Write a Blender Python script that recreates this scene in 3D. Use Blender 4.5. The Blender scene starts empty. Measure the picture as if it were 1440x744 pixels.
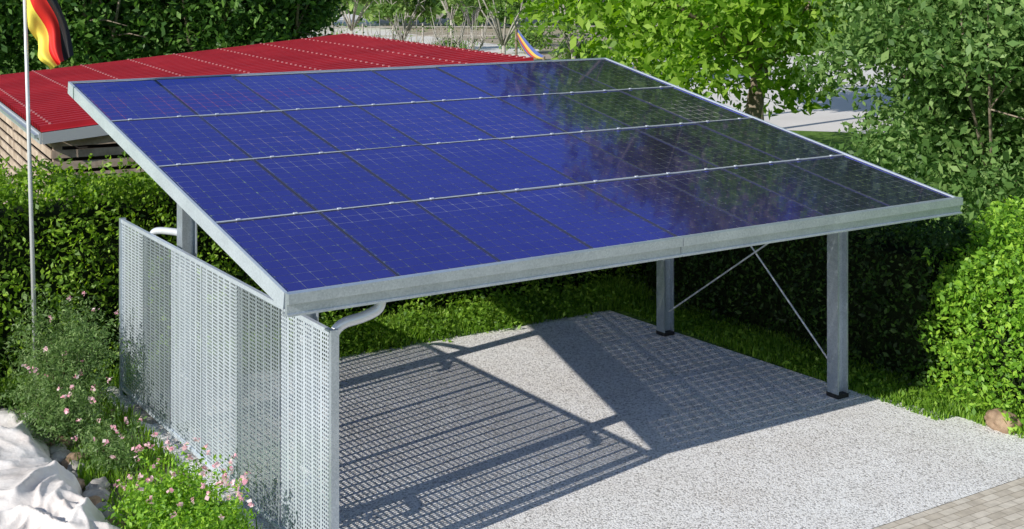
import bpy, bmesh, math, random
import numpy as np
from mathutils import Vector, noise
random.seed(7); rng=np.random.default_rng(7)
C=bpy.context.scene.collection
R=math.radians
F=1851.0; HOR=-40.0; CH=5.0
CX,CY=-4.211,-9.751
RT=np.array([.8386,-.5449]); FW=np.array([.5449,.8386])
def W(x,z,h=0.0):
    return (CX+RT[0]*x+FW[0]*z, CY+RT[1]*x+FW[1]*z, h)
def G(px,py,h=0.0):
    z=F*(CH-h)/(py-HOR); return W((px-720)/F*z,z,h)
# ------------------------------------------------------------ objects
def tag(o,label=None,cat=None,group=None,kind=None):
    if label: o['label']=label
    if cat: o['category']=cat
    if group: o['group']=group
    if kind: o['kind']=kind
    return o
def empty(name,loc,label,cat,group=None,rz=0):
    o=bpy.data.objects.new(name,None); C.objects.link(o); o.location=loc; o.rotation_euler=(0,0,rz)
    return tag(o,label,cat,group)
def npmesh(name,V,Fc,mats,mi=None,smooth=False):
    V=np.asarray(V,dtype=np.float32); Fc=np.asarray(Fc,dtype=np.int32)
    me=bpy.data.meshes.new(name); n=len(Fc); k=Fc.shape[1]
    me.vertices.add(len(V)); me.vertices.foreach_set('co',V.ravel())
    me.loops.add(n*k); me.loops.foreach_set('vertex_index',Fc.ravel())
    me.polygons.add(n); me.polygons.foreach_set('loop_start',np.arange(n,dtype=np.int32)*k)
    me.polygons.foreach_set('loop_total',np.full(n,k,dtype=np.int32))
    if mi is not None: me.polygons.foreach_set('material_index',np.asarray(mi,dtype=np.int32))
    me.update(calc_edges=True); me.validate()
    if smooth: me.polygons.foreach_set('use_smooth',np.ones(len(me.polygons),dtype=bool))
    for m in (mats if isinstance(mats,(list,tuple)) else [mats]): me.materials.append(m)
    return me
def link(name,me,parent=None,loc=(0,0,0),rot=(0,0,0)):
    o=bpy.data.objects.new(name,me); C.objects.link(o); o.location=loc; o.rotation_euler=rot
    if parent is not None: o.parent=parent
    return o
class MB:
    def __init__(s): s.v=[]; s.f=[]; s.mi=[]; s.m=0
    def box(s,x0,y0,z0,x1,y1,z1):
        b=len(s.v); s.v+=[(x0,y0,z0),(x1,y0,z0),(x1,y1,z0),(x0,y1,z0),(x0,y0,z1),(x1,y0,z1),(x1,y1,z1),(x0,y1,z1)]
        for f in ((0,3,2,1),(4,5,6,7),(0,1,5,4),(1,2,6,5),(2,3,7,6),(3,0,4,7)): s.f.append(tuple(b+i for i in f)); s.mi.append(s.m)
    def beam(s,a,b,w,h,up=(0,0,1)):
        a=Vector(a);b=Vector(b);d=(b-a).normalized();u=Vector(up);r=d.cross(u).normalized();u=r.cross(d).normalized()
        k=len(s.v)
        for p in (a,b):
            for (i,j) in ((-1,-1),(1,-1),(1,1),(-1,1)): s.v.append(tuple(p+r*(i*w/2)+u*(j*h/2)))
        for f in ((0,1,2,3),(7,6,5,4),(0,4,5,1),(1,5,6,2),(2,6,7,3),(3,7,4,0)): s.f.append(tuple(k+i for i in f)); s.mi.append(s.m)
    def tube(s,pts,rad,n=10):
        pts=[Vector(p) for p in pts]
        if not isinstance(rad,(list,tuple)): rad=[rad]*len(pts)
        base=len(s.v); prev=None
        for i,p in enumerate(pts):
            d=(pts[min(i+1,len(pts)-1)]-pts[max(i-1,0)]).normalized()
            if prev is None: r=d.orthogonal().normalized()
            else: r=(prev-d*prev.dot(d)).normalized()
            prev=r; q=d.cross(r)
            for k in range(n):
                a=2*math.pi*k/n; s.v.append(tuple(p+(r*math.cos(a)+q*math.sin(a))*rad[i]))
        for i in range(len(pts)-1):
            for k in range(n):
                a=base+i*n+k; b=base+i*n+(k+1)%n; s.f.append((a,b,b+n,a+n)); s.mi.append(s.m)
        s.f.append(tuple(base+n-1-k for k in range(n))); s.mi.append(s.m)
        e=base+(len(pts)-1)*n; s.f.append(tuple(e+k for k in range(n))); s.mi.append(s.m)
    def prism(s,prof,p0,ax,ay,az,L):
        p0=Vector(p0);ax=Vector(ax);ay=Vector(ay);az=Vector(az); k=len(s.v);n=len(prof)
        for t in (0,L):
            for a,b in prof: s.v.append(tuple(p0+ax*a+ay*b+az*t))
        for i in range(n): s.f.append((k+i,k+(i+1)%n,k+n+(i+1)%n,k+n+i)); s.mi.append(s.m)
        s.f.append(tuple(k+n-1-i for i in range(n))); s.mi.append(s.m)
        s.f.append(tuple(k+n+i for i in range(n))); s.mi.append(s.m)
    def mesh(s,name,mats,smooth=False):
        me=bpy.data.meshes.new(name); me.from_pydata(s.v,[],s.f)
        for m in (mats if isinstance(mats,(list,tuple)) else [mats]): me.materials.append(m)
        me.polygons.foreach_set('material_index',s.mi)
        if smooth: me.polygons.foreach_set('use_smooth',[len(p.vertices)==4 for p in me.polygons])
        me.update(); return me
    def build(s,name,mats,parent=None,smooth=False,loc=(0,0,0),rot=(0,0,0),bevel=0):
        o=link(name,s.mesh(name,mats,smooth),parent,loc,rot)
        if bevel:
            b=o.modifiers.new('b','BEVEL'); b.width=bevel; b.segments=2; b.limit_method='ANGLE'
        return o
# ------------------------------------------------------------ materials
def mat(name,base=(.5,.5,.5),rough=.6,metal=0,spec=.5):
    m=bpy.data.materials.new(name); m.use_nodes=True; nt=m.node_tree; b=nt.nodes['Principled BSDF']
    b.inputs['Base Color'].default_value=(*base,1); b.inputs['Roughness'].default_value=rough
    b.inputs['Metallic'].default_value=metal; b.inputs['Specular IOR Level'].default_value=spec
    return m,nt,b
def N(nt,t,**kw):
    n=nt.nodes.new(t)
    for k,v in kw.items(): n.inputs[k].default_value=v
    return n
def ramp(nt,fac,stops):
    r=nt.nodes.new('ShaderNodeValToRGB'); e=r.color_ramp.elements
    while len(e)<len(stops): e.new(.5)
    for i,(p,c) in enumerate(stops): e[i].position=p; e[i].color=(*c,1)
    nt.links.new(fac,r.inputs[0]); return r.outputs[0]
def mulc(nt,a,b,f=1.0):
    mu=nt.nodes.new('ShaderNodeMix'); mu.data_type='RGBA'; mu.blend_type='MULTIPLY'; mu.inputs[0].default_value=f
    nt.links.new(a,mu.inputs[6]); nt.links.new(b,mu.inputs[7]); return mu.outputs[2]
def noisy(name,stops,scale=5,rough=.9,detail=6,bump=.3,bdist=.02,bscale=None,metal=0,spec=.3):
    m,nt,b=mat(name,rough=rough,metal=metal,spec=spec)
    tc=nt.nodes.new('ShaderNodeTexCoord'); co=tc.outputs['Object']
    n=N(nt,'ShaderNodeTexNoise',Scale=scale,Detail=detail,Roughness=.65)
    nt.links.new(co,n.inputs['Vector'])
    nt.links.new(ramp(nt,n.outputs[0],stops),b.inputs['Base Color'])
    if bump:
        n2=N(nt,'ShaderNodeTexNoise',Scale=bscale or scale*2,Detail=5); nt.links.new(co,n2.inputs['Vector'])
        bp=N(nt,'ShaderNodeBump',Strength=bump,Distance=bdist); nt.links.new(n2.outputs[0],bp.inputs['Height']); nt.links.new(bp.outputs[0],b.inputs['Normal'])
    return m
def leafmat(name,stops,trans=.35,rough=.5):
    m,nt,b=mat(name,rough=rough,spec=.35)
    g=nt.nodes.new('ShaderNodeNewGeometry')
    col=ramp(nt,g.outputs['Random Per Island'],stops)
    nt.links.new(col,b.inputs['Base Color'])
    t=nt.nodes.new('ShaderNodeBsdfTranslucent'); mx=nt.nodes.new('ShaderNodeMixShader'); mx.inputs[0].default_value=trans
    hs=N(nt,'ShaderNodeHueSaturation',Saturation=1.1,Value=1.5); nt.links.new(col,hs.inputs['Color']); nt.links.new(hs.outputs[0],t.inputs[0])
    nt.links.new(b.outputs[0],mx.inputs[1]); nt.links.new(t.outputs[0],mx.inputs[2])
    nt.links.new(mx.outputs[0],nt.nodes['Material Output'].inputs[0]); return m
def galv(name,c0,c1,rough=.42,metal=.55,scale=75):
    m,nt,b=mat(name,rough=rough,metal=metal)
    tc=nt.nodes.new('ShaderNodeTexCoord'); v=N(nt,'ShaderNodeTexVoronoi',Scale=scale); n=N(nt,'ShaderNodeTexNoise',Scale=3,Detail=6)
    nt.links.new(tc.outputs['Object'],v.inputs['Vector']); nt.links.new(tc.outputs['Object'],n.inputs['Vector'])
    mx=nt.nodes.new('ShaderNodeMix'); mx.data_type='FLOAT'; mx.inputs[0].default_value=.6
    nt.links.new(v.outputs['Color'],mx.inputs[2]); nt.links.new(n.outputs[0],mx.inputs[3])
    nt.links.new(ramp(nt,mx.outputs[0],[(.25,c0),(.75,c1)]),b.inputs['Base Color']); return m
M={}
M['steel']=galv('galvanised_steel',(.4,.455,.51),(.6,.66,.72),rough=.36,metal=.6)
M['sheet']=galv('bright_sheet',(.54,.6,.66),(.72,.79,.86),rough=.34,metal=.4)
M['sheet2']=galv('dull_sheet',(.42,.48,.54),(.6,.67,.74),rough=.27,metal=.65)
M['alu']=mat('aluminium',(.78,.8,.83),.35,.4)[0]
M['frame']=mat('panel_frame_dark',(.05,.055,.09),.4,.3)[0]
M['dark']=mat('black_rubber',(.015,.015,.017),.6)[0]
M['pole']=mat('pole_paint',(.62,.63,.64),.35,.2)[0]
M['wood']=noisy('weathered_slats',[(.3,(.26,.19,.14)),(.7,(.62,.5,.4))],scale=3,bump=.3)
M['shedtrim']=mat('shed_trim',(.42,.44,.46),.5,.2)[0]
M['shedin']=mat('dark_inside',(.02,.016,.012),.9)[0]  # near-black colour standing in for the shade inside the shed
M['redroof']=noisy('red_roof_paint',[(.35,(.33,.01,.018)),(.7,(.45,.02,.03))],scale=.8,rough=.55,bump=0)
M['redscrew']=mat('roof_screw',(.72,.34,.34),.4,.3)[0]
M['soil']=noisy('soil',[(.3,(.07,.055,.04)),(.7,(.24,.2,.15))],scale=9,bump=.8,bdist=.05)
M['bark']=noisy('bark',[(.3,(.13,.1,.07)),(.7,(.34,.28,.21))],scale=6,bump=.6)
M['pbark']=noisy('pale_bark',[(.3,(.28,.25,.21)),(.7,(.5,.47,.42))],scale=6,bump=.4)
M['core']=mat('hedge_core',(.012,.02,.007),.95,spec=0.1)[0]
M['stem']=mat('stem',(.09,.07,.035),.8)[0]
M['stone']=noisy('field_stone',[(.3,(.2,.18,.16)),(.7,(.5,.47,.42))],scale=4,bump=.6,bdist=.03)
M['bstone']=noisy('brown_stone',[(.3,(.16,.1,.06)),(.7,(.42,.3,.2))],scale=5,bump=.6,bdist=.03)
M['tarp']=noisy('tarp',[(.3,(.6,.53,.48)),(.5,(.74,.68,.63)),(.7,(.85,.81,.77))],scale=2.6,rough=.75,bump=.5,bscale=9,bdist=.035)
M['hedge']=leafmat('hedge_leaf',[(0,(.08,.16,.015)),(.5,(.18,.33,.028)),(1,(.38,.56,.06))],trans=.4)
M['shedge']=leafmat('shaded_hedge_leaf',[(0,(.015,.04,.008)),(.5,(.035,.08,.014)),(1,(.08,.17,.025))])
M['rhedge']=leafmat('bright_hedge_leaf',[(0,(.09,.21,.02)),(.5,(.2,.4,.035)),(1,(.36,.56,.06))])
M['darkleaf']=leafmat('dark_leaf',[(0,(.03,.08,.018)),(.6,(.08,.18,.03)),(1,(.17,.31,.06))],trans=.3)
M['tall']=leafmat('olive_brown_leaf',[(0,(.12,.095,.07)),(.6,(.26,.21,.155)),(1,(.42,.35,.26))],trans=.2)
M['walnut']=leafmat('walnut_leaf',[(0,(.12,.25,.018)),(.5,(.24,.42,.04)),(1,(.42,.6,.1))],trans=.5)
M['willow']=leafmat('greyish_leaf',[(0,(.07,.15,.035)),(.5,(.15,.28,.07)),(1,(.3,.44,.14))],trans=.4)
M['far']=leafmat('far_leaf',[(0,(.08,.17,.03)),(.5,(.16,.28,.06)),(1,(.3,.42,.12))],trans=.35)
M['shrub']=leafmat('shrub_leaf',[(0,(.07,.13,.03)),(.5,(.13,.23,.06)),(1,(.26,.36,.13))])
M['grass']=leafmat('grass_blade',[(0,(.08,.18,.015)),(.5,(.16,.31,.028)),(1,(.32,.5,.06))],trans=.4)
M['petal']=leafmat('pink_petal',[(0,(.7,.3,.38)),(.5,(.85,.55,.58)),(1,(.9,.8,.75))],trans=.3)
def groundmat():
    m,nt,b=mat('grass_ground',rough=.95,spec=.1); tc=nt.nodes.new('ShaderNodeTexCoord')
    a=N(nt,'ShaderNodeTexNoise',Scale=.25,Detail=8,Roughness=.7); c=N(nt,'ShaderNodeTexNoise',Scale=25,Detail=4)
    for n in (a,c): nt.links.new(tc.outputs['Object'],n.inputs['Vector'])
    mx=nt.nodes.new('ShaderNodeMix'); mx.data_type='FLOAT'; mx.inputs[0].default_value=.5
    nt.links.new(a.outputs[0],mx.inputs[2]); nt.links.new(c.outputs[0],mx.inputs[3])
    nt.links.new(ramp(nt,mx.outputs[0],[(.32,(.16,.12,.07)),(.42,(.08,.15,.03)),(.53,(.15,.27,.045)),(.7,(.3,.42,.1))]),b.inputs['Base Color'])
    bp=N(nt,'ShaderNodeBump',Strength=.8,Distance=.05); nt.links.new(c.outputs[0],bp.inputs['Height']); nt.links.new(bp.outputs[0],b.inputs['Normal']); return m
M['ground']=groundmat()
def gravelmat(name,scale,lo,hi,bumpd=.006):
    m,nt,b=mat(name,rough=.9,spec=.2); tc=nt.nodes.new('ShaderNodeTexCoord')
    v=N(nt,'ShaderNodeTexVoronoi',Scale=scale); n=N(nt,'ShaderNodeTexNoise',Scale=1.1,Detail=7,Roughness=.65)
    for q in (v,n): nt.links.new(tc.outputs['Object'],q.inputs['Vector'])
    sep=nt.nodes.new('ShaderNodeSeparateColor'); nt.links.new(v.outputs['Color'],sep.inputs[0])
    mid=tuple(a*.2+b_*.8 for a,b_ in zip(lo,hi))
    c=ramp(nt,sep.outputs[0],[(0,lo),(.35,mid),(.75,hi)])
    c2=ramp(nt,n.outputs[0],[(.3,(.9,.88,.86)),(.6,(1,1,1))])
    d=ramp(nt,v.outputs['Distance'],[(.45,(1,1,1)),(.9,(.66,.64,.61))])
    nt.links.new(mulc(nt,mulc(nt,c,c2),d),b.inputs['Base Color'])
    bp=N(nt,'ShaderNodeBump',Strength=.8,Distance=bumpd); bp.invert=True; nt.links.new(v.outputs['Distance'],bp.inputs['Height']); nt.links.new(bp.outputs[0],b.inputs['Normal']); return m
M['gravel']=gravelmat('grey_gravel',62,(.4,.38,.36),(1,.98,.94))
M['road']=noisy('pale_road',[(.3,(.7,.66,.61)),(.7,(.82,.78,.73))],scale=.25,detail=4,bump=0)
M['yard']=noisy('yard_earth',[(.3,(.26,.2,.14)),(.5,(.46,.38,.3)),(.7,(.18,.24,.08))],scale=.5,detail=9,bump=.3,bscale=6)
def paversmat():
    m,nt,b=mat('paving_setts',rough=.9,spec=.2); tc=nt.nodes.new('ShaderNodeTexCoord')
    br=N(nt,'ShaderNodeTexBrick',Scale=1.0); br.inputs['Color1'].default_value=(.62,.54,.43,1); br.inputs['Color2'].default_value=(.78,.7,.58,1); br.inputs['Mortar'].default_value=(.4,.34,.26,1)
    br.inputs['Mortar Size'].default_value=.004; br.inputs['Brick Width'].default_value=.2; br.inputs['Row Height'].default_value=.1
    nt.links.new(tc.outputs['Object'],br.inputs['Vector'])
    n=N(nt,'ShaderNodeTexNoise',Scale=9,Detail=6); nt.links.new(tc.outputs['Object'],n.inputs['Vector'])
    nt.links.new(mulc(nt,br.outputs['Color'],ramp(nt,n.outputs[0],[(.3,(.75,.75,.75)),(.7,(1.05,1.05,1.05))])),b.inputs['Base Color'])
    bp=N(nt,'ShaderNodeBump',Strength=.5,Distance=.01); nt.links.new(br.outputs['Fac'],bp.inputs['Height']); bp.invert=True; nt.links.new(bp.outputs[0],b.inputs['Normal']); return m
M['pavers']=paversmat()
def cellmat():
    m,nt,b=mat('solar_cells',rough=.4,spec=.4); L=nt.links
    tc=nt.nodes.new('ShaderNodeTexCoord'); sx=nt.nodes.new('ShaderNodeSeparateXYZ'); L.new(tc.outputs['Object'],sx.inputs[0])
    def ma(op,a,bv=None):
        n=nt.nodes.new('ShaderNodeMath'); n.operation=op
        for i,x in enumerate((a,bv)):
            if x is None: continue
            if isinstance(x,(int,float)): n.inputs[i].default_value=x
            else: L.new(x,n.inputs[i])
        return n.outputs[0]
    p=.159
    def cellc(o,off):
        f=ma('FRACT',ma('DIVIDE',ma('SUBTRACT',o,off),p)); return ma('ABSOLUTE',ma('SUBTRACT',f,.5))
    ax=cellc(sx.outputs[0],.023); ay=cellc(sx.outputs[1],.018)
    line=ma('MAXIMUM',ma('GREATER_THAN',ax,.482),ma('GREATER_THAN',ay,.482))
    dia=ma('GREATER_THAN',ma('ADD',ax,ay),.925)
    fb=ma('ABSOLUTE',ma('SUBTRACT',ma('FRACT',ma('DIVIDE',ma('SUBTRACT',sx.outputs[0],.023),p/3)),.5)); bus=ma('LESS_THAN',fb,.035)
    oi=nt.nodes.new('ShaderNodeObjectInfo'); n=N(nt,'ShaderNodeTexNoise',Scale=1.5,Detail=3); L.new(tc.outputs['Object'],n.inputs['Vector'])
    fl=nt.nodes.new('ShaderNodeVectorMath'); fl.operation='SNAP'; fl.inputs[1].default_value=(p,p,1); L.new(tc.outputs['Object'],fl.inputs[0])
    wn=nt.nodes.new('ShaderNodeTexWhiteNoise'); L.new(fl.outputs[0],wn.inputs['Vector'])
    v=ma('ADD',ma('MULTIPLY',oi.outputs['Random'],.35),ma('ADD',ma('MULTIPLY',n.outputs[0],.3),ma('MULTIPLY',wn.outputs['Value'],.35)))
    base=ramp(nt,v,[(.1,(.034,.03,.032)),(.9,(.052,.046,.048))])
    tint=ramp(nt,v,[(.1,(.05,.065,.88)),(.9,(.075,.095,1.0))])
    def mix(f,c0,c1):
        k=nt.nodes.new('ShaderNodeMix'); k.data_type='RGBA'; L.new(f,k.inputs[0]); L.new(c0,k.inputs[6]); k.inputs[7].default_value=(*c1,1); return k.outputs[2]
    c=mix(bus,base,(.07,.068,.08)); c=mix(line,c,(.17,.17,.22)); c=mix(dia,c,(.5,.5,.55))
    L.new(c,b.inputs['Base Color'])
    b.inputs['Coat Weight'].default_value=1; b.inputs['Coat Roughness'].default_value=.03; b.inputs['Coat IOR'].default_value=1.45
    gl=nt.nodes.new('ShaderNodeBsdfGlossy'); gl.inputs['Roughness'].default_value=.09; L.new(tint,gl.inputs['Color'])
    gap=ma('MAXIMUM',line,dia)
    mx=nt.nodes.new('ShaderNodeMixShader'); L.new(ma('MULTIPLY',ma('SUBTRACT',1.0,ma('MULTIPLY',gap,.5)),.55),mx.inputs[0]); L.new(b.outputs[0],mx.inputs[1]); L.new(gl.outputs[0],mx.inputs[2])
    # light passes between the cells of the glass laminate
    tr=nt.nodes.new('ShaderNodeBsdfTransparent'); m2=nt.nodes.new('ShaderNodeMixShader'); L.new(ma('MULTIPLY',gap,.5),m2.inputs[0]); L.new(mx.outputs[0],m2.inputs[1]); L.new(tr.outputs[0],m2.inputs[2])
    L.new(m2.outputs[0],nt.nodes['Material Output'].inputs[0])
    return m
M['cells']=cellmat()
M['fblack']=mat('flag_black',(.012,.012,.014),.7)[0]; M['fred']=mat('flag_red',(.7,.02,.015),.7)[0]; M['fyel']=mat('flag_yellow',(.95,.75,.1),.7)[0]
# ------------------------------------------------------------ setting
def poly(name,pts,z,m,kind='structure'):
    me=bpy.data.meshes.new(name); me.from_pydata([(p[0],p[1],z) for p in pts],[],[tuple(range(len(pts)))]); me.materials.append(m)
    return tag(link(name,me),kind=kind)
poly('ground',[(-400,-300),(600,-300),(600,700),(-400,700)],0,M['ground'])
poly('gravel_ground',[(.2,-1.66),(8.35,-1.6),(7.72,1.2),(7.55,5.75),(3.2,6.0),(.2,6.15)],.012,M['gravel'])
poly('pavement',[(-6,-12),(14,-12),(14,-1.55),(8.35,-1.6),(.2,-1.66),(-6,-1.7)],.008,M['pavers'])
poly('soil',[(-5,-1.6),(.2,-1.6),(.2,7),(-5,7)],.006,M['soil'])
def gp(a): return [G(*p)[:2] for p in a]
poly('road',gp([(860,80),(1150,72),(1700,95),(1750,225),(1180,186),(1000,180),(880,160)]),.008,M['road'])
poly('path',gp([(380,22),(500,20),(560,46),(760,70),(740,84),(600,66),(470,60),(300,60)]),.010,M['road'])
poly('yard_ground',gp([(300,30),(700,16),(860,50),(860,100),(500,110),(250,100)]),.005,M['yard'])
# ------------------------------------------------------------ leaves
def sn(P,s,ph=0):
    x,y,z=P[:,0]*s,P[:,1]*s,P[:,2]*s
    return (np.sin(x*1.7+ph+1.3*np.sin(y*1.3+z))+np.sin(y*2.1+ph*2+1.1*np.sin(z*1.7+x))+np.sin(z*1.9+ph*3+1.2*np.sin(x*1.1-y)))/3
def leafmesh(name,P,size,m,up=.4,out=None,aspect=.5,var=.35):
    n=len(P); nr=rng.normal(size=(n,3)); nr/=np.linalg.norm(nr,axis=1)[:,None]
    nr[:,2]+=up
    if out is not None: nr+=out*.5
    nr/=np.linalg.norm(nr,axis=1)[:,None]
    t=rng.normal(size=(n,3)); t-=nr*(t*nr).sum(1)[:,None]; t/=np.linalg.norm(t,axis=1)[:,None]
    b=np.cross(nr,t); L=size*(1+var*rng.normal(size=n)).clip(.4,2)[:,None]
    w=L*aspect
    V=np.stack([P-t*L*.5, P+b*w*.5+nr*L*.06, P+t*L*.5, P-b*w*.5+nr*L*.06],1).reshape(-1,3)
    return npmesh(name,V,np.arange(4*n).reshape(-1,4),m)
def boxsurf(n,x0,x1,y0,y1,z1):
    A=np.array([(x1-x0)*(z1),(x1-x0)*z1*.3,(y1-y0)*z1,(y1-y0)*z1,(x1-x0)*(y1-y0)*1.3]); A/=A.sum()
    k=rng.choice(5,n,p=A); a=rng.random(n); b=rng.random(n); P=np.zeros((n,3)); O=np.zeros((n,3))
    for i in range(5):
        s=k==i
        if i<2: P[s]=np.stack([x0+a[s]*(x1-x0),np.full(s.sum(),(y0,y1)[i]),b[s]*z1],1); O[s]=(0,(-1,1)[i],0)
        elif i<4: P[s]=np.stack([np.full(s.sum(),(x0,x1)[i-2]),y0+a[s]*(y1-y0),b[s]*z1],1); O[s]=((-1,1)[i-2],0,0)
        else: P[s]=np.stack([x0+a[s]*(x1-x0),y0+b[s]*(y1-y0),np.full(s.sum(),z1)],1); O[s]=(0,0,1)
    return P,O
def hedge(name,label,x0,x1,y0,y1,h,n,size,m,bump=.14):
    cx,cy=(x0+x1)/2,(y0+y1)/2
    e=empty(name,(cx,cy,0),label,'hedge')
    P,O=boxsurf(n,x0,x1,y0,y1,h)
    d=bump*sn(P,2.2,1)+bump*.8*sn(P,6,2)-.18*rng.random(n)**1.3
    P=P+O*d[:,None]
    top=P[:,2]/h; sh=np.clip((top-.7)/.3,0,1)**2*.2
    if y1-y0<x1-x0: P[:,1]+=(cy-P[:,1])*sh
    else: P[:,0]+=(cx-P[:,0])*sh
    ns=int(n/200); sp=np.stack([x0+rng.random(ns)*(x1-x0),y0+rng.random(ns)*(y1-y0),np.full(ns,h*.98)],1)
    Q=[];OO=[]
    for s in sp:
        k=14; hh=rng.random()*.32+.08; dx=rng.normal(size=2)*.07
        t=rng.random(k); Q.append(np.stack([s[0]+dx[0]*t+rng.normal(size=k)*.02,s[1]+dx[1]*t+rng.normal(size=k)*.02,s[2]+t*hh],1)); OO.append(np.zeros((k,3)))
    P=np.concatenate([P]+Q); O=np.concatenate([O]+OO); P[:,2]=np.maximum(P[:,2],.03)
    P[:,0]-=cx; P[:,1]-=cy
    link('foliage',leafmesh('foliage',P,size,m,out=O),e)
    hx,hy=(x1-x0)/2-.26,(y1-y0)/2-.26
    mb=MB(); mb.box(-hx,-hy,0,hx,hy,h-.28); mb.build('shade_core',M['core'],e)  # solid dark box, its colour standing in for shade deep in the hedge
    return e
hedge('hedge','long leafy green hedge running behind the carport and below the red roofed shed',-4.6,9.6,6.55,8.1,2.3,74000,.07,M['hedge'],bump=.17)
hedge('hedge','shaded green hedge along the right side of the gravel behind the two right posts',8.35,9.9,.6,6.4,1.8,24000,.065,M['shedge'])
def blob(name,label,cat,loc,rad,n,size,m,cz=None,core=True,lump=.16,group=None,shoots=0,solid=.35,aspect=.5,petals=0,up=.4,sh=.25):
    e=empty(name,loc,label,cat,group)
    D=rng.normal(size=(n,3)); D/=np.linalg.norm(D,axis=1)[:,None]; D[:,2]=np.where(D[:,2]<-.35,-D[:,2],D[:,2])
    r=1-solid*rng.random(n)**1.5; r=r*(1+lump*sn(D,3,loc[0])+lump*.6*sn(D,8,loc[1]))
    P=D*r[:,None]*np.array(rad); czz=cz if cz is not None else rad[2]*.55; P[:,2]+=czz
    O=D.copy(); Q=[]; T=[]
    for i in range(shoots):
        a=rng.random()*6.28; q=rng.random()**.5*.9; tip=np.array([math.cos(a)*q*rad[0],math.sin(a)*q*rad[1],czz+rad[2]*(1-q*q*.6)])
        k=14; t=rng.random(k)[:,None]; dirr=np.array([math.cos(a)*.5,math.sin(a)*.5,1])*(.1+sh*rng.random())
        Q.append(tip+dirr*t+rng.normal(size=(k,3))*.02); T.append(tip+dirr*1.05)
    if Q: q=np.concatenate(Q); P=np.concatenate([P,q]); O=np.concatenate([O,np.zeros_like(q)])
    P[:,2]=np.maximum(P[:,2],.02)
    link('foliage',leafmesh('foliage',P,size,m,out=O,aspect=aspect,up=up),e)
    mb=MB()
    for i in range(9):
        a=i*2.4; tip=Vector((math.cos(a)*rad[0]*.55,math.sin(a)*rad[1]*.55,czz+rad[2]*.5))
        mb.tube([(math.cos(a)*.04,math.sin(a)*.04,0),tip*.5+Vector((0,0,.05)),tip],[.02,.014,.006],6)
    mb.build('stem',M['stem'],e)
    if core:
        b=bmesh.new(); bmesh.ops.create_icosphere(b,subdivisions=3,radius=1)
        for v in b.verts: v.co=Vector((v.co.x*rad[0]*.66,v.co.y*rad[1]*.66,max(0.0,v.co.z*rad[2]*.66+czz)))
        me=bpy.data.meshes.new('shade_core'); b.to_mesh(me); b.free(); me.materials.append(M['core']); link('shade_core',me,e)  # solid dark body behind the leaves, painted as the bush's inner shade
    if petals:
        c=np.array(T)[rng.integers(0,len(T),petals)]+rng.normal(size=(petals,3))*.05
        P=np.repeat(c,8,0)+rng.normal(size=(petals*8,3))*.013
        tag(link('blossoms',leafmesh('blossoms',P,.032,M['petal'],aspect=.9,up=.8),e),kind='stuff')
    return e
blob('rounded_bush','bright sunlit rounded green bush at the right edge beyond the gravel','bush',(9.75,-.35,0),(1.75,1.75,1.5),40000,.065,M['rhedge'],cz=.55,shoots=90,lump=.18,solid=.3)
blob('rounded_bush','lit green bush half hidden behind the bright rounded bush at the right edge','bush',(11.6,-1.6,0),(1.6,1.6,1.4),14000,.075,M['rhedge'],cz=.6,shoots=30,lump=.12)
# ------------------------------------------------------------ trees
def tree(name,label,x,z,H,cr,cb,n,size,lm,bm='bark',tr=.16,lean=(0,0),K=60,cs=.42,group=None,limbs=7,aspect=.5,cat='tree',fork=None,sd=1,fkx=None):
    rr=random.Random(sd); p=W(x,z); e=empty(name,p,label,cat,group)
    cz=(cb+H)/2; hz=(H-cb)/2; cen=Vector((lean[0],lean[1],cz))
    f=fork or cb+.15*(H-cb)
    fk=Vector((lean[0]*.5,lean[1]*.5,f)) if fkx is None else Vector((fkx[0],fkx[1],f))
    mb=MB(); base=Vector((0,0,-.1))
    mb.tube([base,base.lerp(fk,.1),base.lerp(fk,.5)+Vector((.04,-.03,0)),fk],[tr*1.4,tr*1.05,tr*.9,tr*.8],10)
    mb.build('trunk',M[bm],e,smooth=True)
    for i in range(limbs):
        a=i*6.283/limbs+rr.random(); q=.75 if i else .1
        tip=cen+Vector((math.cos(a)*cr*q,math.sin(a)*cr*q,hz*(.1+.7*rr.random())))
        mid=fk.lerp(tip,.5)+Vector((math.cos(a)*cr*.12,math.sin(a)*cr*.12,-.1*hz))
        lb=MB(); lb.tube([fk-Vector((0,0,.15)),fk.lerp(mid,.5)+Vector((0,0,.05)),mid,tip],[tr*.55,tr*.42,tr*.3,tr*.08],8)
        for j in range(3):
            t2=mid+Vector((rr.uniform(-1,1)*cr*.4,rr.uniform(-1,1)*cr*.4,rr.uniform(-.2,.6)*hz)); lb.tube([mid,mid.lerp(t2,.5)+Vector((0,0,.1)),t2],[tr*.2,tr*.12,tr*.04],6)
        lb.build('limb',M[bm],e,smooth=True)
    D=rng.normal(size=(K,3)); D/=np.linalg.norm(D,axis=1)[:,None]; r=rng.random(K)**.45
    cc=D*r[:,None]*np.array([cr,cr,hz])*.9+np.array(cen)
    idx=rng.integers(0,K,n); sc=cs*(cr/2.5)*(.6+.8*rng.random(K))
    off=rng.normal(size=(n,3)); off/=np.linalg.norm(off,axis=1)[:,None]; off*= (rng.random(n)**.4)[:,None]*sc[idx][:,None]*1.6*np.array([1,1,.7])
    P=cc[idx]+off; P=P[P[:,2]>.1]
    link('crown',leafmesh('crown',P,size,M[lm],aspect=aspect,up=.5),e)
    return e
tree('walnut_tree','large bright broad leaved tree with leaning trunk behind the back right corner of the carport',4.9,29,9.0,5.0,1.5,26000,.21,'walnut',tr=.22,lean=(-.3,.2),fkx=(.5,-.32),K=130,sd=3,fork=3.0,cs=.36,limbs=9)
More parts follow.
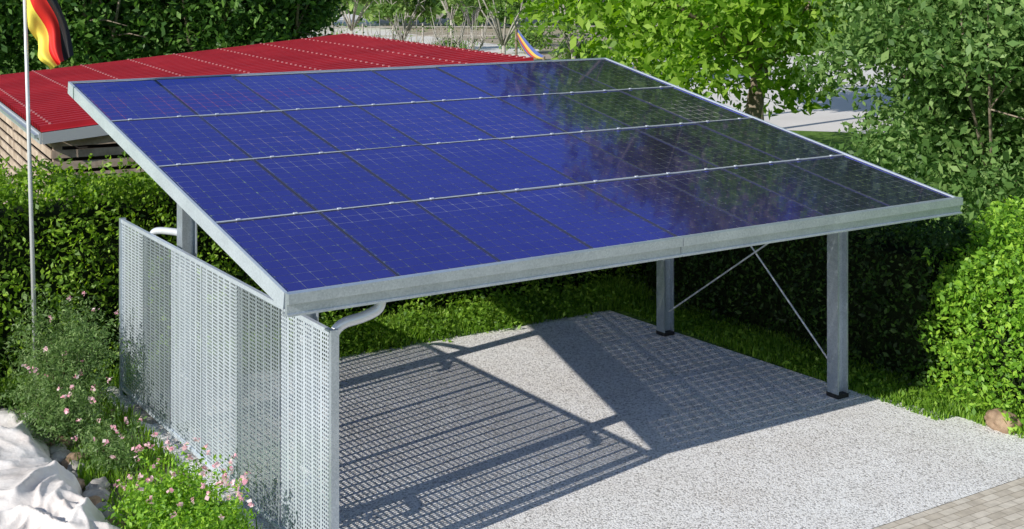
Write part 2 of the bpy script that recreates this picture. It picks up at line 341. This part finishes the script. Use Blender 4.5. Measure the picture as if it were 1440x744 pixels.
tree('leafy_tree','dense fine leaved tree filling the upper right corner beside the pale road',8.6,23.5,8.0,3.7,.2,72000,.145,'willow',tr=.08,K=230,sd=4,fork=.9,cs=.42)
tree('leafy_tree','second fine leaved tree at the far right edge behind the rounded bush',12.4,23.5,8.0,3.3,.2,34000,.155,'willow',tr=.08,K=130,sd=5,fork=.9)
lt=[(-18.5,42,9.5,3.6,'dark green tree at the top left corner behind the flag'),(-13.8,43,9,3.4,'dark green tree behind the red roof, second from the left'),(-10.2,44,8.5,3.0,'dark green tree behind the middle of the red roof'),(-7.8,45,8.5,2.0,'dark green tree behind the red roof, next to the open path')]
for i,(x,z,H,cr,l) in enumerate(lt):
    tree('dark_tree',l,x,z,H,cr,.2,20000,.24,'darkleaf',tr=.2,K=100,sd=10+i,cs=.6,group='dark trees behind the red roof')
fx=[(-9.5,78,7,2.6,'slim pale trunked tree beside the far path, leftmost of the open ground'),(-5.5,66,6.5,2.0,'slim pale trunked tree in the middle of the open ground behind the shed'),(-2.6,84,8,2.6,'slim pale trunked tree right of the middle of the open ground'),(-.4,62,7.5,2.2,'slim pale trunked tree beside the striped hammock'),(-4.4,95,9,3,'farthest slim pale trunked tree on the open ground'),(2.6,56,8,2.6,'slim pale trunked tree right of the striped hammock')]
for i,(x,z,H,cr,l) in enumerate(fx):
    tree('slim_tree',l,x,z,H,cr,2.2,3200,.26,'far',bm='pbark',tr=.11,K=34,sd=30+i,fork=1.6,limbs=9,group='slim trees on the open ground')
bs=[(-7.6,57,'bare twiggy sapling at the left of the open ground'),(-5.9,60,'bare twiggy sapling left of the middle of the open ground'),(-4.1,56,'bare twiggy sapling in the middle of the open ground'),(-1.9,59,'bare twiggy sapling left of the striped hammock'),(-8.8,62,'bare twiggy sapling beside the far path'),(-3.0,63,'bare twiggy sapling farther back in the middle of the open ground')]
for i,(x,z,l) in enumerate(bs):
    tree('bare_sapling',l,x,z,3.6,1.3,.6,160,.12,'far',bm='pbark',tr=.08,K=12,sd=200+i,fork=.7,limbs=12,group='bare saplings on the open ground',cat='sapling')
for i,(x,z,r,l) in enumerate([(-6.7,70,1.0,'low green shrub at the left of the far open ground'),(-3.6,74,1.1,'low green shrub in the middle of the far open ground'),(3.6,68,1.5,'low green shrub right of the striped hammock'),(1.0,80,1.6,'low green shrub farthest back behind the hammock')]):
    blob('low_shrub',l,'shrub',W(x,z),(r,r,r*.7),1800,.2,M['far'],core=False,lump=.3,solid=.8,group='low shrubs on the open ground')
tt=[(3.9,41,13.5,3.9,'tall tree with high crown beyond the back edge of the solar roof'),(7.7,41,17.5,4.8,'tall high crowned tree directly behind the bright leaved tree'),(15,39,18.5,5.5,'tall high crowned tree behind the fine leaved tree'),(23,37,18,5.5,'tall high crowned tree off beyond the right edge of the road')]
for i,(x,z,H,cr,l) in enumerate(tt):
    tree('tall_tree',l,x,z,H,cr,5.2,15000,.4,'tall',tr=.14,K=90,sd=70+i,cs=.5,fork=6,group='tall trees before the pale road')
bt=[(13,92,13,6),(22,86,12,6),(30,80,13,6),(38,84,14,7)]
for i,(x,z,H,cr) in enumerate(bt):
    tree('background_tree',['broad green tree beyond the pale road behind the bright leaved tree','round green tree beyond the road behind the fine leaved tree','green tree far beyond the road near the right edge','farthest right green tree beyond the road'][i],x,z,H,cr,1.0,8000,.5,'far',tr=.25,K=60,sd=50+i,group='trees beyond the pale road')
n=22000; P=np.zeros((n,3)); a=rng.random(n)*150-70; d=112+rng.random(n)*14; hh=rng.random(n)**.7*(11+3*np.sin(a*.25)+2*np.sin(a*.7))
for i in range(n): P[i]=W(a[i],d[i],hh[i]+.2)
tag(link('far_woodland',leafmesh('far_woodland',P,1.0,M['far'],up=.5,aspect=.7)),'hazy green woodland closing the view at the very back','woodland',kind='stuff')
# ------------------------------------------------------------ shed
def shed():
    Nn=Vector((*W(-6.7,18.75)[:2],2.68)); Rr=Vector((*W(.45,22.5)[:2],3.42)); Ll=Vector((*W(-11.4,26.7)[:2],2.68))
    O3=Vector((Nn.x,Nn.y,0)); Nn=Nn-O3; Rr=Rr-O3; Ll=Ll-O3
    ex=(Rr-Nn); ey=(Ll-Nn); lx=ex.length; ly=ey.length
    e=empty('shed',tuple(O3),'long wooden slatted shed with bright red corrugated roof behind the hedge','shed')
    X=ex.normalized(); Y=(ey-X*ey.dot(X)).normalized(); Z=X.cross(Y).normalized(); o=Nn
    mb=MB(); per=.27; n=int(ly/per); prof=[]
    for i in range(n):
        y=i*per; prof+=[(y,0),(y+.15,0),(y+.16,.075),(y+.25,.075)]
    prof.append((n*per,0)); vs=[];fs=[]
    for t in (0,lx):
        for (a,b) in prof: vs.append(tuple(o+X*t+Y*a+Z*(b+.03)))
    k=len(prof)
    for i in range(k-1): fs.append((i,k+i,k+i+1,i+1))
    mb.v=vs; mb.f=fs; mb.mi=[0]*len(fs); mb.m=1
    for j in range(9):
        for i in range(n):
            c=o+X*(.15+j*(lx-.3)/8)+Y*(i*per+.205)+Z*.115; s=.015
            mb.beam(c-X*s,c+X*s,s*2,.02,up=Z)
    mb.build('roof',[M['redroof'],M['redscrew']],e)
    mb=MB(); mb.beam(o-Z*.06-Y*.02,o-Z*.06+X*lx-Y*.02,.03,.16,up=Z); mb.beam(o-Z*.06-X*.02,o-Z*.06-X*.02+Y*ly,.03,.16,up=Z); mb.build('fascia',M['shedtrim'],e)
    mb=MB(); mb.beam(o-Z*.03-X*.05+Y*.05,o-Z*.03-X*.05+Y*ly,.09,.05,up=Z); mb.build('gutter',M['steel'],e)
    Xh=Vector((X.x,X.y,0)).normalized(); Yh=Vector((Y.x,Y.y,0)).normalized(); ins=.16; sl=(Rr.z-Nn.z)/lx
    c=Xh*ins+Yh*ins; lxx=lx-2*ins; lyy=ly-2*ins; top=Nn.z-.12
    def wall(a,d,L,slope):
        mb=MB(); z=.15
        while z<top+slope*L:
            t0=max(0,(z-top)/slope) if slope>0 and z>top else 0
            if t0<L: mb.beam(a+d*t0+Vector((0,0,z)),a+d*L+Vector((0,0,z)),.025,.115)
            z+=.17
        mb.build('slatted_wall',M['wood'],e)
    wall(c,Xh,lxx,sl); wall(c,Yh,lyy,0); wall(c+Xh*lxx,Yh,lyy,0); wall(c+Yh*lyy,Xh,lxx,sl)
    for q in (c,c+Xh*lxx,c+Yh*lyy,c+Xh*lxx*.5,c+Yh*lyy*.5,c+Xh*lxx*.25):
        mb=MB(); q2=q+(Xh+Yh)*.09; mb.beam(q2,q2+Vector((0,0,top-.02+sl*(q-c).dot(Xh))),.12,.12,up=Yh); mb.build('post',M['wood'],e)
    mb=MB(); i=.2
    a=c+Xh*i+Yh*i; b_=a+Xh*(lxx-2*i); d=a+Yh*(lyy-2*i); f=b_+Yh*(lyy-2*i)
    mb.v=[tuple(p) for p in (a,b_,f,d)]+[tuple(p+Vector((0,0,top-.15))) for p in (a,b_,f,d)]
    mb.f=[(4,5,6,7),(0,1,5,4),(1,2,6,5),(2,3,7,6),(3,0,4,7)]; mb.mi=[0]*5; mb.build('shade_box',M['shedin'],e)  # added dark box, painted as the shade seen between the slats
shed()
# ------------------------------------------------------------ carport
th=R(10.5); ct,st=math.cos(th),math.sin(th); Z0=2.44
PX=8.08; SL=6.62; c0=Vector((4.04,3.25,0))
car=empty('carport',tuple(c0),'galvanised steel carport with blue solar panel roof over the gravel','carport')
def rp(u,s,d=0): return Vector((u,s*ct-d*st,Z0+s*st+d*ct))-c0
def cb(mb,u0,s0,d0,u1,s1,d1):
    k=len(mb.v)
    for (u,s,d) in ((u0,s0,d0),(u1,s0,d0),(u1,s1,d0),(u0,s1,d0),(u0,s0,d1),(u1,s0,d1),(u1,s1,d1),(u0,s1,d1)): mb.v.append(tuple(rp(u,s,d)))
    for f in ((0,3,2,1),(4,5,6,7),(0,1,5,4),(1,2,6,5),(2,3,7,6),(3,0,4,7)): mb.f.append(tuple(k+i for i in f)); mb.mi.append(mb.m)
pw,pl=1.0,1.625
cellme=npmesh('solar_panel',[(.006,.006,-.004),(pw-.006,.006,-.004),(pw-.006,pl-.006,-.004),(.006,pl-.006,-.004)],[(0,1,2,3)],M['cells'])
mf=MB()
for a in ((0,0,pw,.008),(0,pl-.008,pw,pl),(0,.008,.008,pl-.008),(pw-.008,.008,pw,pl-.008)): mf.box(a[0],a[1],-.035,a[2],a[3],0)
framme=mf.mesh('panel_frame',M['frame'])
for r in range(4):
    for c in range(8):
        p=rp(c*1.01+.005,r*1.655+.018,0)
        o=link('solar_panel',cellme,car,p,(th+R(random.uniform(-.25,.25)),R(random.uniform(-.25,.25)),0))
        link('panel_frame',framme,o)
for r in range(5):
    mb=MB(); s=r*1.655+(0 if r else .005); cb(mb,0,s-.006,-.03,PX,s+.012,.004)
    if 0<r<4:
        for c in range(8):
            for q in (.22,.78): cb(mb,c*1.01+q-.02,s-.012,.003,c*1.01+q+.02,s+.02,.010)
    mb.build('mounting_rail',M['alu'],car)
for r in range(5):
    s=.12+r*(SL-.24)/4; mb=MB(); cb(mb,.02,s-.03,-.16,PX-.02,s+.03,-.04); mb.build('purlin',M['steel'],car)
for u in (.66,7.42):
    mb=MB(); cb(mb,u-.07,.75,-.175,u+.07,SL-.1,-.163); cb(mb,u-.005,.75,-.33,u+.005,SL-.1,-.175); cb(mb,u-.07,.75,-.342,u+.07,SL-.1,-.33); mb.build('rafter_beam',M['steel'],car)
prof=[(-.01,.012),(-.085,.012),(-.085,-.07),(-.05,-.078),(-.05,-.15),(-.075,-.155),(-.075,-.17),(.05,-.17),(.05,-.16),(-.01,-.16)]
for (a,b) in ((-.03,4.02),(4.028,PX+.05)):
    mb=MB(); mb.prism(prof,Vector((a,0,Z0))-c0,(0,1,0),(0,0,1),(1,0,0),b-a); mb.build('front_fascia',M['steel'],car)
for (u0,u1) in ((-.035,-.005),(PX+.005,PX+.035)):
    mb=MB(); cb(mb,u0,-.005,-.13,u1,SL+.02,.012); mb.build('side_fascia',M['sheet'],car)
mb=MB(); cb(mb,-.03,SL+.022,-.13,PX+.03,SL+.05,.012); mb.build('rear_fascia',M['steel'],car)
w=.17; t=.012
Hp=[(-w/2,-w/2),(w/2,-w/2),(w/2,-w/2+t),(t/2,-w/2+t),(t/2,w/2-t),(w/2,w/2-t),(w/2,w/2),(-w/2,w/2),(-w/2,w/2-t),(-t/2,w/2-t),(-t/2,-w/2+t),(-w/2,-w/2+t)]
for (u,h) in ((.66,1.13),(.66,4.28),(7.42,1.13),(7.42,4.28)):
    top=Z0+h*math.tan(th)-.35
    mb=MB(); mb.prism(Hp,Vector((u,h,.06))-c0,(0,1,0),(1,0,0),(0,0,1),top-.06); o=mb.build('post',M['steel'],car)
    mb=MB(); q=Vector((u,h,0))-c0; mb.box(q.x-.09,q.y-.09,.0,q.x+.09,q.y+.09,.06); mb.build('base_plate',M['dark'],o)
for (a,b,o_) in (((7.42,1.23,.35),(7.42,4.18,2.85),.015),((7.42,1.23,2.3),(7.42,4.18,.35),-.015)):
    mb=MB(); mb.tube([Vector(a)-c0+Vector((o_,0,0)),Vector(b)-c0+Vector((o_,0,0))],.011,8); mb.build('brace_rod',M['alu'],car)
def arc(pts,n=6):
    out=[]; P=[Vector(p) for p in pts]
    for i in range(len(P)-1):
        p0=P[max(i-1,0)];p1=P[i];p2=P[i+1];p3=P[min(i+2,len(P)-1)]
        for k in range(n):
            s=k/n; out.append(.5*((2*p1)+(-p0+p2)*s+(2*p0-5*p1+4*p2-p3)*s*s+(-p0+3*p1-3*p2+p3)*s**3))
    out.append(P[-1]); return out
mb=MB(); mb.tube([q-c0 for q in arc([(.86,.06,2.34),(.86,.06,2.25),(.82,.06,2.18),(.7,.09,2.13),(.56,.14,2.09),(.49,.17,2.02),(.475,.18,1.9),(.475,.18,1.0),(.475,.18,.05)])],.045,14); mb.build('downpipe',M['alu'],car,smooth=True)
# ------------------------------------------------------------ perforated screen
US=.385; ZT=2.06; ZB=.1
scr=empty('perforated_screen',(US,2.9,0),'tall perforated galvanised metal screen along the left side of the carport','screen')
def perf(L,Hh,pz,hz,nb=6,per=4,rib=.032,fill=.62):
    bw=L/nb; cw=(bw-rib)/per; ys=[0.0]; hole=[]
    for b in range(nb):
        ys.append(b*bw+rib); hole.append(False)
        for c in range(per): ys.append(b*bw+rib+(c+1)*cw); hole.append(True)
    nz=round(Hh/pz); pz=Hh/nz; ny=len(ys); V=[(0,y,j*pz) for y in ys for j in range(nz+1)]; Fq=[]
    for i in range(ny-1):
        for j in range(nz):
            o0=i*(nz+1)+j; o1=o0+nz+1; o2=o1+1; o3=o0+1
            if not hole[i]: Fq.append((o0,o1,o2,o3)); continue
            cy=(ys[i]+ys[i+1])/2; cz=(j+.5)*pz; k=len(V); hw=cw*fill/2; hh=hz/2; q=.55
            # eight sided hole, close to round
            V+=[(0,cy-hw*q,cz-hh),(0,cy+hw*q,cz-hh),(0,cy+hw,cz-hh*q),(0,cy+hw,cz+hh*q),(0,cy+hw*q,cz+hh),(0,cy-hw*q,cz+hh),(0,cy-hw,cz+hh*q),(0,cy-hw,cz-hh*q)]
            Fq+=[(o0,o1,k+1,k),(o1,o2,k+3,k+2),(o2,o3,k+5,k+4),(o3,o0,k+7,k+6),(o1,k+2,k+1,k+1),(o2,k+4,k+3,k+3),(o3,k+6,k+5,k+5),(o0,k,k+7,k+7)]
    return V,Fq
def perfmesh(V,Fq,m):
    me=bpy.data.meshes.new('perforated_sheet'); me.from_pydata(V,[],[f if f[2]!=f[3] else f[:3] for f in Fq]); me.materials.append(m); return me
bnd=[0.03,1.06,2.10,3.06,4.02,4.96,5.78]
for i in range(6):
    L=bnd[i+1]-bnd[i]-.006; V,Fq=perf(L,ZT-ZB-.04,.034,.0205)
    dark=i in (1,4)
    link('perforated_sheet',perfmesh(V,Fq,M['sheet2' if dark else 'sheet']),scr,(-.006 if dark else 0,bnd[i]-2.9,ZB+.02),(0,0,R((.4 if dark else -.15))))
for z,nm in ((ZT,'top_rail'),(ZB,'bottom_rail')):
    mb=MB(); mb.box(-.008,-2.9,z-.02,.03,2.9,z+.02); mb.build(nm,M['sheet'],scr)
for i,b in enumerate([0]+bnd[1:]):
    mb=MB(); mb.box(.012 if i not in (0,6) else -.02,b-2.9-.025,.0,.05,b-2.9+.025,ZT-.022 if i not in (0,6) else ZT+.03); mb.build('upright',M['steel'],scr)
for h in (1.13,4.28):
    for z in (1.85,.6):
        mb=MB(); y=h-2.9; mb.tube([q for q in arc([(.04,y-.45,z),(.12,y-.42,z),(.19,y-.3,z+.01),(.2,y-.1,z+.02)])],.035,10); mb.build('bracket',M['alu'],scr,smooth=True)
mb=MB(); mb.tube([q for q in arc([(.05,1.95,2.0),(.1,1.9,2.09),(.2,1.6,2.12),(.24,1.46,2.12)])],.04,10); mb.build('bracket',M['alu'],scr,smooth=True)
# ------------------------------------------------------------ flag
pb=(-.50,6.12,0)
fp=empty('flagpole',pb,'slim pale metal flagpole standing before the hedge at the left','flagpole')
rt=Vector((RT[0],RT[1],0)); fw=Vector((FW[0],FW[1],0)); lean=-rt*.17
mb=MB(); mb.tube([(0,0,0),lean+Vector((0,0,5.75))],[.027,.02],12); mb.build('pole',M['pole'],fp,smooth=True)
mb=MB(); mb.tube([lean+Vector((0,0,5.752)),lean+Vector((0,0,5.78)),lean+Vector((0,0,5.82))],[.027,.04,.012],12); mb.build('finial',M['pole'],fp,smooth=True)
ns,nt_=54,36; vs=[];fs=[];mi=[]
for i in range(ns+1):
    s=i/ns
    for j in range(nt_+1):
        t=j/nt_
        hp=Vector((0,0,5.75-1.38*t)); ep=Vector((.58-.34*t,0,4.02-.17*t))
        p=hp.lerp(ep,s); bul=math.sin(s*math.pi)
        x=p.x+.06*bul*(1-t)+.025*math.sin(11*s+5*t)*s+.02*bul*t; z=p.z+.04*bul*math.sin(6*t)-.06*bul
        dd=.08*math.sin(8*s+6*t)*min(1,s*4)+.05*math.sin(19*t+3*s)*s
        vs.append(tuple(lean*(hp.z/5.75)+rt*(x+.02)+Vector((0,0,z))+fw*dd))
for i in range(ns):
    for j in range(nt_):
        a=i*(nt_+1)+j; fs.append((a,a+nt_+1,a+nt_+2,a+1)); mi.append(min(2,j*3//nt_))
o=link('flag',npmesh('flag',vs,fs,[M['fblack'],M['fred'],M['fyel']],mi,smooth=True),None,pb); tag(o,'black red and gold striped flag hanging limp from the flagpole','flag')
# ------------------------------------------------------------ tarp and stones
nx,ny=150,300; vs=[];fs=[]
def vor(x,y,s,sd): return noise.voronoi(Vector((x*s,y*s,sd)))[0]
for i in range(nx+1):
    for j in range(ny+1):
        x=-3.4+2.6*i/nx; y=-1.2+6.5*j/ny
        eo=.10*noise.noise(Vector((3,y*1.7,0)))+.04*noise.noise(Vector((8,y*5,0)))
        ed=max(0,min(1,(-.82+eo-x)/.22)*min(1,(5.3-y)/.3))
        f=noise.noise(Vector((x*.9,y*.7,1)))
        wx=x+.35*noise.noise(Vector((x*1.5,y*1.5,9))); wy=y+.35*noise.noise(Vector((x*1.5,y*1.5,19)))
        d2=vor(wx+wy*.3,wy*.5,2.2,8)
        # long folds running over the mound, with sharp crests
        k1=1-abs(noise.noise(Vector((wx*1.6+wy*.7,wy*.8-wx*.5,3))))*2.2; k2=1-abs(noise.noise(Vector((wx*3.4-wy*1.1,wy*1.9,13))))*2.2
        z=ed**.5*(.20+.10*f+.11*max(0,k1)**2+.045*max(0,k2)**2+.03*d2[0])
        vs.append((x,y,z if ed>0 else -.05))
for i in range(nx):
    for j in range(ny):
        a=i*(ny+1)+j; fs.append((a,a+ny+1,a+ny+2,a+1))
o=link('tarpaulin',npmesh('tarpaulin',vs,fs,M['tarp'],smooth=True)); tag(o,'crumpled cream tarpaulin covering a mound in the lower left corner','tarpaulin')
def stone(loc,s,label,m='stone',group=None):
    b=bmesh.new(); bmesh.ops.create_icosphere(b,subdivisions=4,radius=1); sd=random.random()*50
    for v in b.verts:
        vd=noise.voronoi(v.co*1.2+Vector((sd,sd,0)))[0]
        d=.85+.3*(vd[1]-vd[0])+.25*noise.noise(v.co*1.1+Vector((sd,0,0)))+.1*noise.noise(v.co*4+Vector((0,sd,0))); v.co=Vector((v.co.x*s[0]*d,v.co.y*s[1]*d,v.co.z*s[2]*d))
    me=bpy.data.meshes.new('field_stone'); b.to_mesh(me); b.free(); me.materials.append(M[m])
    me.polygons.foreach_set('use_smooth',[True]*len(me.polygons))
    tag(link('field_stone',me,None,loc,(0,0,random.random()*6)),label,'stone',group)
for i in range(22):
    br=i%3==1
    stone((-.74+random.uniform(-.1,.1),1.2+i*.2,.05),(random.uniform(.09,.18),random.uniform(.08,.15),random.uniform(.06,.11)),'rough brown stone lying along the edge of the cream tarpaulin' if br else 'rough grey stone lying along the edge of the cream tarpaulin',m='bstone' if br else 'stone',group='brown stones along the tarpaulin edge' if br else 'grey stones along the tarpaulin edge')
stone((-1.15,5.45,.08),(.3,.2,.15),'larger grey field stone at the far end of the cream tarpaulin')
stone((*G(1412,604)[:2],.08),(.2,.16,.15),'brown stone lying in the grass under the bright rounded bush',m='bstone')
bp_=[((-.4,3.5,0),(.24,.4,.16),'low leafy shrub with pale flowers before the middle of the screen',2600,4),
     ((-.66,4.5,0),(.42,.6,.38),'wiry green shrub beside the far half of the perforated screen',8000,5),
     ((-.35,5.4,0),(.5,.75,.72),'dark green shrub at the far end of the screen beside the hedge',13000,2),
     ((-1.9,6.0,0),(.9,.5,.42),'wiry green shrub at the left edge behind the cream tarpaulin',10000,3)]
for i,(l,r,lb,k,pt) in enumerate(bp_):
    blob('garden_shrub',lb,'shrub',l,r,k,.045,M['shrub'],cz=r[2]*.6,core=False,lump=.45,solid=.95,shoots=70,aspect=.3,petals=pt*3,sh=.28)
blob('rose_bush','low rose bush dotted with small pink flowers in front of the perforated screen','rose bush',(-.36,1.4,0),(.45,.85,.28),12000,.042,M['rhedge'],cz=.18,core=False,lump=.45,solid=.95,shoots=90,petals=60,sh=.22)
sl=empty('stepping_slab',G(212,580,.03),'small grey concrete slab lying at the foot of the screen','slab',rz=.3)
mb=MB(); mb.box(-.2,-.3,-.03,.2,.3,.02); mb.build('slab',M['stone'],sl,bevel=.01)
# ------------------------------------------------------------ grass stuff
def grass(name,label,regions,n,h,m):
    tot=sum((a[1]-a[0])*(a[3]-a[2]) for a in regions); Ps=[]
    for a in regions:
        k=int(n*(a[1]-a[0])*(a[3]-a[2])/tot); Ps.append(np.stack([a[0]+rng.random(k)*(a[1]-a[0]),a[2]+rng.random(k)*(a[3]-a[2]),np.zeros(k)],1))
    P=np.concatenate(Ps); ln=sn(P,2.5,4); P=P[ln+rng.random(len(P))*1.6>-.1]; k=len(P)
    hh=h*(.5+.9*rng.random(k))*(1+.7*sn(P,1.8,1)).clip(.3,2); a=rng.random(k)*6.28; d=np.stack([np.cos(a),np.sin(a),np.zeros(k)],1); s=np.stack([-np.sin(a),np.cos(a),np.zeros(k)],1)
    w=.008; bend=hh[:,None]*(.2+.5*rng.random(k))[:,None]; up=np.array([0,0,1])
    V=np.stack([P-s*w,P+s*w,P+s*w*.8+up*hh[:,None]*.6+d*bend*.35,P-s*w*.8+up*hh[:,None]*.6+d*bend*.35,P+up*hh[:,None]+d*bend],1).reshape(-1,3)
    b=np.arange(k)*5
    me=bpy.data.meshes.new(name); f=[tuple(x) for x in np.stack([b,b+1,b+2,b+3],1).tolist()]+[tuple(x) for x in np.stack([b+3,b+2,b+4],1).tolist()]
    me.from_pydata(V.tolist(),[],f); me.materials.append(m); tag(link(name,me),label,'grass',kind='stuff')
grass('grass','rough green grass growing between the gravel and the hedge behind the carport',[(.4,8.6,5.7,6.7),(-4,.2,6,6.7)],22000,.15,M['grass'])
grass('grass','green grass strip along the right edge of the gravel',[(7.7,8.7,-.1,5.8),(8.0,10,-1.0,-.1),(8.35,11,-3.5,-1.0)],30000,.08,M['grass'])
grass('grass','sparse grass tufts on the soil left of the perforated screen',[(-.75,.25,.2,6)],5000,.10,M['grass'])
P=[]
for i in range(420):
    x=.8+7.2*random.random(); hgt=.05+.12*random.random()**2; c=np.array([x,5.75+.8*random.random(),.03]); k=40; P.append(c+rng.normal(size=(k,3))*np.array([.09,.09,hgt])+np.array([0,0,hgt]))
for i in range(60):
    y=-1+6.5*random.random(); c=np.array([7.75+.5*random.random()+max(0,(1-y)*.25),y,.03]); k=30; P.append(c+rng.normal(size=(k,3))*np.array([.07,.07,.04])+np.array([0,0,.03]))
P=np.concatenate(P); P[:,2]=np.abs(P[:,2])
tag(link('weeds',leafmesh('weeds',P,.06,M['grass'],up=1)),'low leafy weeds along the edges of the gravel','weeds',kind='stuff')
# ------------------------------------------------------------ hammock & fence in distance
def ham():
    z=58; a=Vector(W((726-720)/F*z,z,CH-(46+40)/F*z)); b=Vector(W((764-720)/F*z,z-1,CH-(82+40)/F*z))
    e=empty('hammock',(b.x,b.y,0),'yellow blue and red striped hammock hanging on the open ground far behind the carport','hammock')
    cols=[mat('stripe_yellow',(.6,.42,.08),.8)[0],mat('stripe_blue',(.08,.12,.35),.8)[0],mat('stripe_red',(.45,.07,.05),.8)[0]]
    o0=Vector((b.x,b.y,0)); s=Vector((RT[0],RT[1],0))*.4+Vector((0,0,.18)); n=14; mcols=[0,1,2,0,1]; V=[];Fc=[];mi=[]
    for i in range(n+1):
        t=i/n; wd=.3+.6*math.sin(t*math.pi)
        for j in range(6):
            q=(j/5-.5); V.append(tuple(a.lerp(b,t)-o0+s*q*wd*1.1+Vector((0,0,-.35*math.sin(t*math.pi)+.5*q*q))))
    for i in range(n):
        for j in range(5): k=i*6+j; Fc.append((k,k+6,k+7,k+1)); mi.append(mcols[j])
    link('sling',npmesh('sling',V,Fc,cols,mi,smooth=True),e)
    for p in (a,b):
        mb=MB(); p2=p-o0; mb.tube([(p2.x,p2.y,0),(p2.x,p2.y,p2.z+.15)],.06,8); mb.build('stand_post',M['bark'],e)
ham()
def fence(label,x0,z0,dx,dz,n,h):
    o0=Vector(W(x0,z0)); fe=empty('paddock_fence',tuple(o0),label,'fence')
    pts=[W(x0+i*dx,z0+i*dz) for i in range(n)]
    for p in pts:
        mb=MB(); q=Vector(p)-o0; mb.tube([(q.x,q.y,0),(q.x,q.y,h)],[.07,.06],7); mb.build('fence_post',M['pbark'],fe)
    for z in (h*.45,h*.85):
        mb=MB()
        for i in range(len(pts)-1): mb.beam(Vector(pts[i])-o0+Vector((0,0,z)),Vector(pts[i+1])-o0+Vector((0,0,z)),.03,.08)
        mb.build('fence_rail',M['pbark'],fe)
fence('pale wooden post and rail fence across the open ground far behind the shed',-11,64,1.5,-.2,8,1.3)
fence('farther pale post and rail fence behind the slim trees on the open ground',-12,88,2.0,.2,12,1.5)
# ------------------------------------------------------------ light and camera
w=bpy.data.worlds.new('World'); bpy.context.scene.world=w; w.use_nodes=True; nt=w.node_tree; bg=nt.nodes['Background']
sky=nt.nodes.new('ShaderNodeTexSky'); sky.sky_type='NISHITA'; sky.sun_disc=False; sky.sun_elevation=R(26.7); sky.sun_rotation=R(259); sky.air_density=1; sky.dust_density=.4; sky.ozone_density=2
nt.links.new(sky.outputs[0],bg.inputs[0]); bg.inputs[1].default_value=.13
sd=bpy.data.lights.new('sun','SUN'); sd.energy=5; sd.angle=R(.4); sd.color=(1,.965,.91); so=bpy.data.objects.new('sun',sd); C.objects.link(so)
so.rotation_euler=Vector((4.77,.93,-2.44)).to_track_quat('-Z','Y').to_euler(); so.location=(-10,-5,12)
cd=bpy.data.cameras.new('camera'); cam=bpy.data.objects.new('camera',cd); C.objects.link(cam); cam.location=(CX,CY,CH); cam.rotation_euler=(R(90),0,-math.atan2(FW[0],FW[1]))
cd.sensor_width=36; cd.lens=F/1440*36; cd.shift_y=-412/1440; cd.clip_end=2000
bpy.context.scene.camera=cam
vs=bpy.context.scene.view_settings; vs.view_transform='Standard'; vs.look='None'; vs.exposure=0
